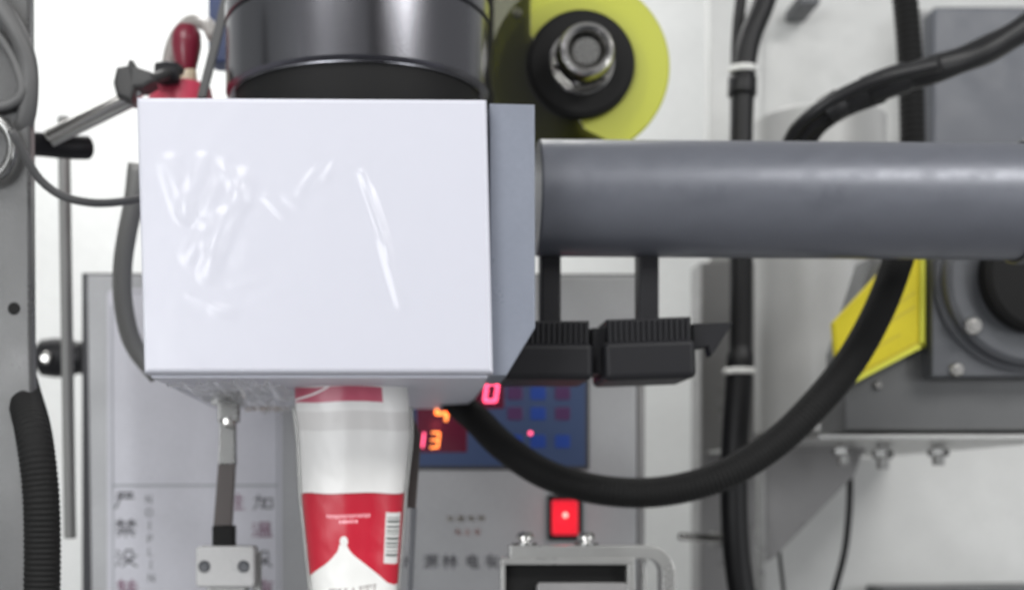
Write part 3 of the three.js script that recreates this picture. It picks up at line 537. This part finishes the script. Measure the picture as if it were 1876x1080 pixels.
// rounded gear housing behind the tube
{
  const D = 2.02, r = L(116, D);
  solo('round_housing', 'smooth upright grey round housing behind the corrugated hose', 'housing', lathe([[0, 0], [r - 0.004, 0], [r, 0.004], [r, L(575, D)], [r - 0.008, L(582, D)], [0, L(582, D)]], P(1502, 797, D), 'y', 80), mat.housing);
  const gear = thing('gear_unit', 'dark grey gear unit with round flange and bolts on a steel base', 'gear unit', P(1720, 795, 1.7));
  part('base_block', prism([[1548, 790], [2010, 790], [2010, 640], [1640, 640], [1548, 700]], 1.66, 1.76, 0.004), mat.castGrey, gear);
  part('side_block', prism([[1545, 792], [1712, 792], [1712, 470], [1600, 470], [1545, 640]], 1.69, 1.76, 0.004), mat.castGrey, gear);
  part('mount_plate', prism(rect(1708, 460, 2010, 690), 1.63, 1.66, 0.002), mat.motor, gear);
  const fc = P(1882, 512, 1.63), R = L(172, 1.62);
  const fl = part('flange', lathe([[0.04, 0.022], [R - 0.014, 0.022], [R - 0.008, 0.018], [R - 0.006, 0.006], [R, 0.004], [R, 0]], fc, 'z', 96), mat.motor, gear);
  part('boss', lathe([[0, 0.06], [L(104, 1.6) - 0.004, 0.05], [L(106, 1.6), 0.045], [L(106, 1.6), 0.02]], fc, 'z', 80), mat.rubber, gear);
  const bolt = (x, y, D, r, parent) => part('bolt', lathe([[0, 0.0075], [r * 0.5, 0.0075], [r * 0.55, 0.006], [r * 0.85, 0.006], [r, 0.004], [r, -0.001]], P(x, y, D), 'z', 24), mat.chrome, parent);
  bolt(1782, 597, 1.606, 0.0105, fl); bolt(1752, 677, 1.63, 0.0085, gear); bolt(1608, 705, 1.66, 0.005, gear); bolt(1702, 596, 1.69, 0.004, gear);
  const ds = 1.645;
  const sg = thing('yellow_sign', 'yellow warning plate fixed to the gear unit behind the hose', 'sign', P(1610, 712, ds));
  part('plate', prism([[1546, 708], [1690, 634], [1692, 470], [1640, 470], [1528, 590], [1532, 640]], ds, ds + 0.014, 0.002), mat.signYellow, sg);
  part('rim', [strip(1549, 705, 1689, 632, 8, ds - 0.001, 0.004), strip(1690, 632, 1691, 474, 9, ds - 0.001, 0.004)], mat.signEdge, sg);
  part('printed_line', [strip(1575, 684, 1682, 626, 3, ds, 0.001), strip(1618, 596, 1676, 562, 4, ds, 0.001), strip(1640, 560, 1676, 536, 3, ds, 0.001), strip(1600, 640, 1650, 612, 3, ds, 0.001)], mat.signLine, sg);
  // base plate under the unit, with bolts hanging from it
  const bp = thing('base_plate', 'steel base plate with hanging bolts below the gear unit', 'base plate', P(1700, 800, 1.9));
  part('plate', (() => { const a = P(1500, 799, 1.62), b = P(2010, 792, 1.62); const g = new THREE.BoxGeometry(b.x - a.x, 0.005, 0.66); g.translate((a.x + b.x) / 2, a.y, -1.62 - 0.33); return g; })(), mat.dullSteel, bp);
  const py = P(1500, 799, 1.62).y - 0.003;
  for (const [x, D, k] of [[1545, 1.8, 1], [1618, 1.85, 1.2], [1720, 1.85, 1]]) {
    const q = P(x, 0, D);
    const b = part('hanging_bolt', lathe([[0, -0.026 * k], [0.007, -0.026 * k], [0.008, -0.024 * k], [0.008, 0]], V(q.x, py, q.z), 'y', 16), mat.dullSteel, bp);
    part('nut', lathe([[0, -0.014 * k], [0.012, -0.014 * k], [0.014, -0.012 * k], [0.014, -0.004 * k], [0, -0.004 * k]], V(q.x, py, q.z), 'y', 6), mat.steel, b);
  }
  solo('gusset', 'triangular grey steel gusset bracing the post under the base plate', 'gusset', prism([[1402, 1030], [1418, 1022], [1568, 868], [1580, 830], [1600, 812], [1402, 806]], 1.96, 1.972, 0.001), mat.postSteel);
  solo('gusset_edge', 'narrow pale upright strip along the gusset and post', 'strip', prism([[1390, 1300], [1403, 1300], [1403, 812], [1390, 812]], 1.945, 1.965, 0.001), mat.dullSteel);
}
// big corrugated hose
solo('corrugated_loop', 'fat black corrugated hose looping from the tube to under the housing', 'hose', sweep([P(1668, 400, 1.56), P(1645, 480, 1.52), P(1610, 570, 1.49), P(1560, 660, 1.47), P(1500, 735, 1.46), P(1420, 812, 1.46), P(1320, 872, 1.46), P(1210, 900, 1.47), P(1100, 897, 1.48), P(1000, 868, 1.5), P(920, 815, 1.53), P(870, 765, 1.56), P(835, 735, 1.58), P(800, 700, 1.56)], L(28, 1.47), { ridge: 0.0005, pitch: 0.0048, seg: 24 }), mat.rubber);
// small parts on the post and the thin wires below
const stud = thing('toggle_stud', 'small bright stud sticking out from the steel post', 'stud', P(1290, 990, 1.93));
part('rod', rod(P(1246, 982, 1.9), P(1320, 987, 1.93), 0.0055), mat.chrome, stud);
part('nut', lathe([[0, -0.008], [0.011, -0.008], [0.012, -0.006], [0.012, 0.006], [0.011, 0.008], [0, 0.008]], P(1312, 987, 1.935), 'x', 6), mat.dullSteel, stud);
solo('thin_wire', 'thin black wire hanging from the gusset tip', 'wire', sweep([P(1556, 830, 2.0), P(1558, 880, 2.0), P(1556, 940, 2.0), P(1548, 1010, 2.0), P(1530, 1080, 2.0), P(1510, 1150, 2.0)], L(6, 2.0)), mat.cable);
solo('thin_wire', 'short thin black wire hanging below the gusset middle', 'wire', sweep([P(1426, 985, 2.0), P(1430, 1030, 2.0), P(1436, 1080, 2.0), P(1440, 1150, 2.0)], L(3.5, 2.0)), mat.cable);
solo('floor_rail', 'dark rail along the pale panel below the base plate', 'rail', prism([[1618, 1130], [2050, 1126], [2050, 1070], [1618, 1076]], 2.22, 2.3, 0.002), mat.castGrey);

renderer.render(scene, camera);
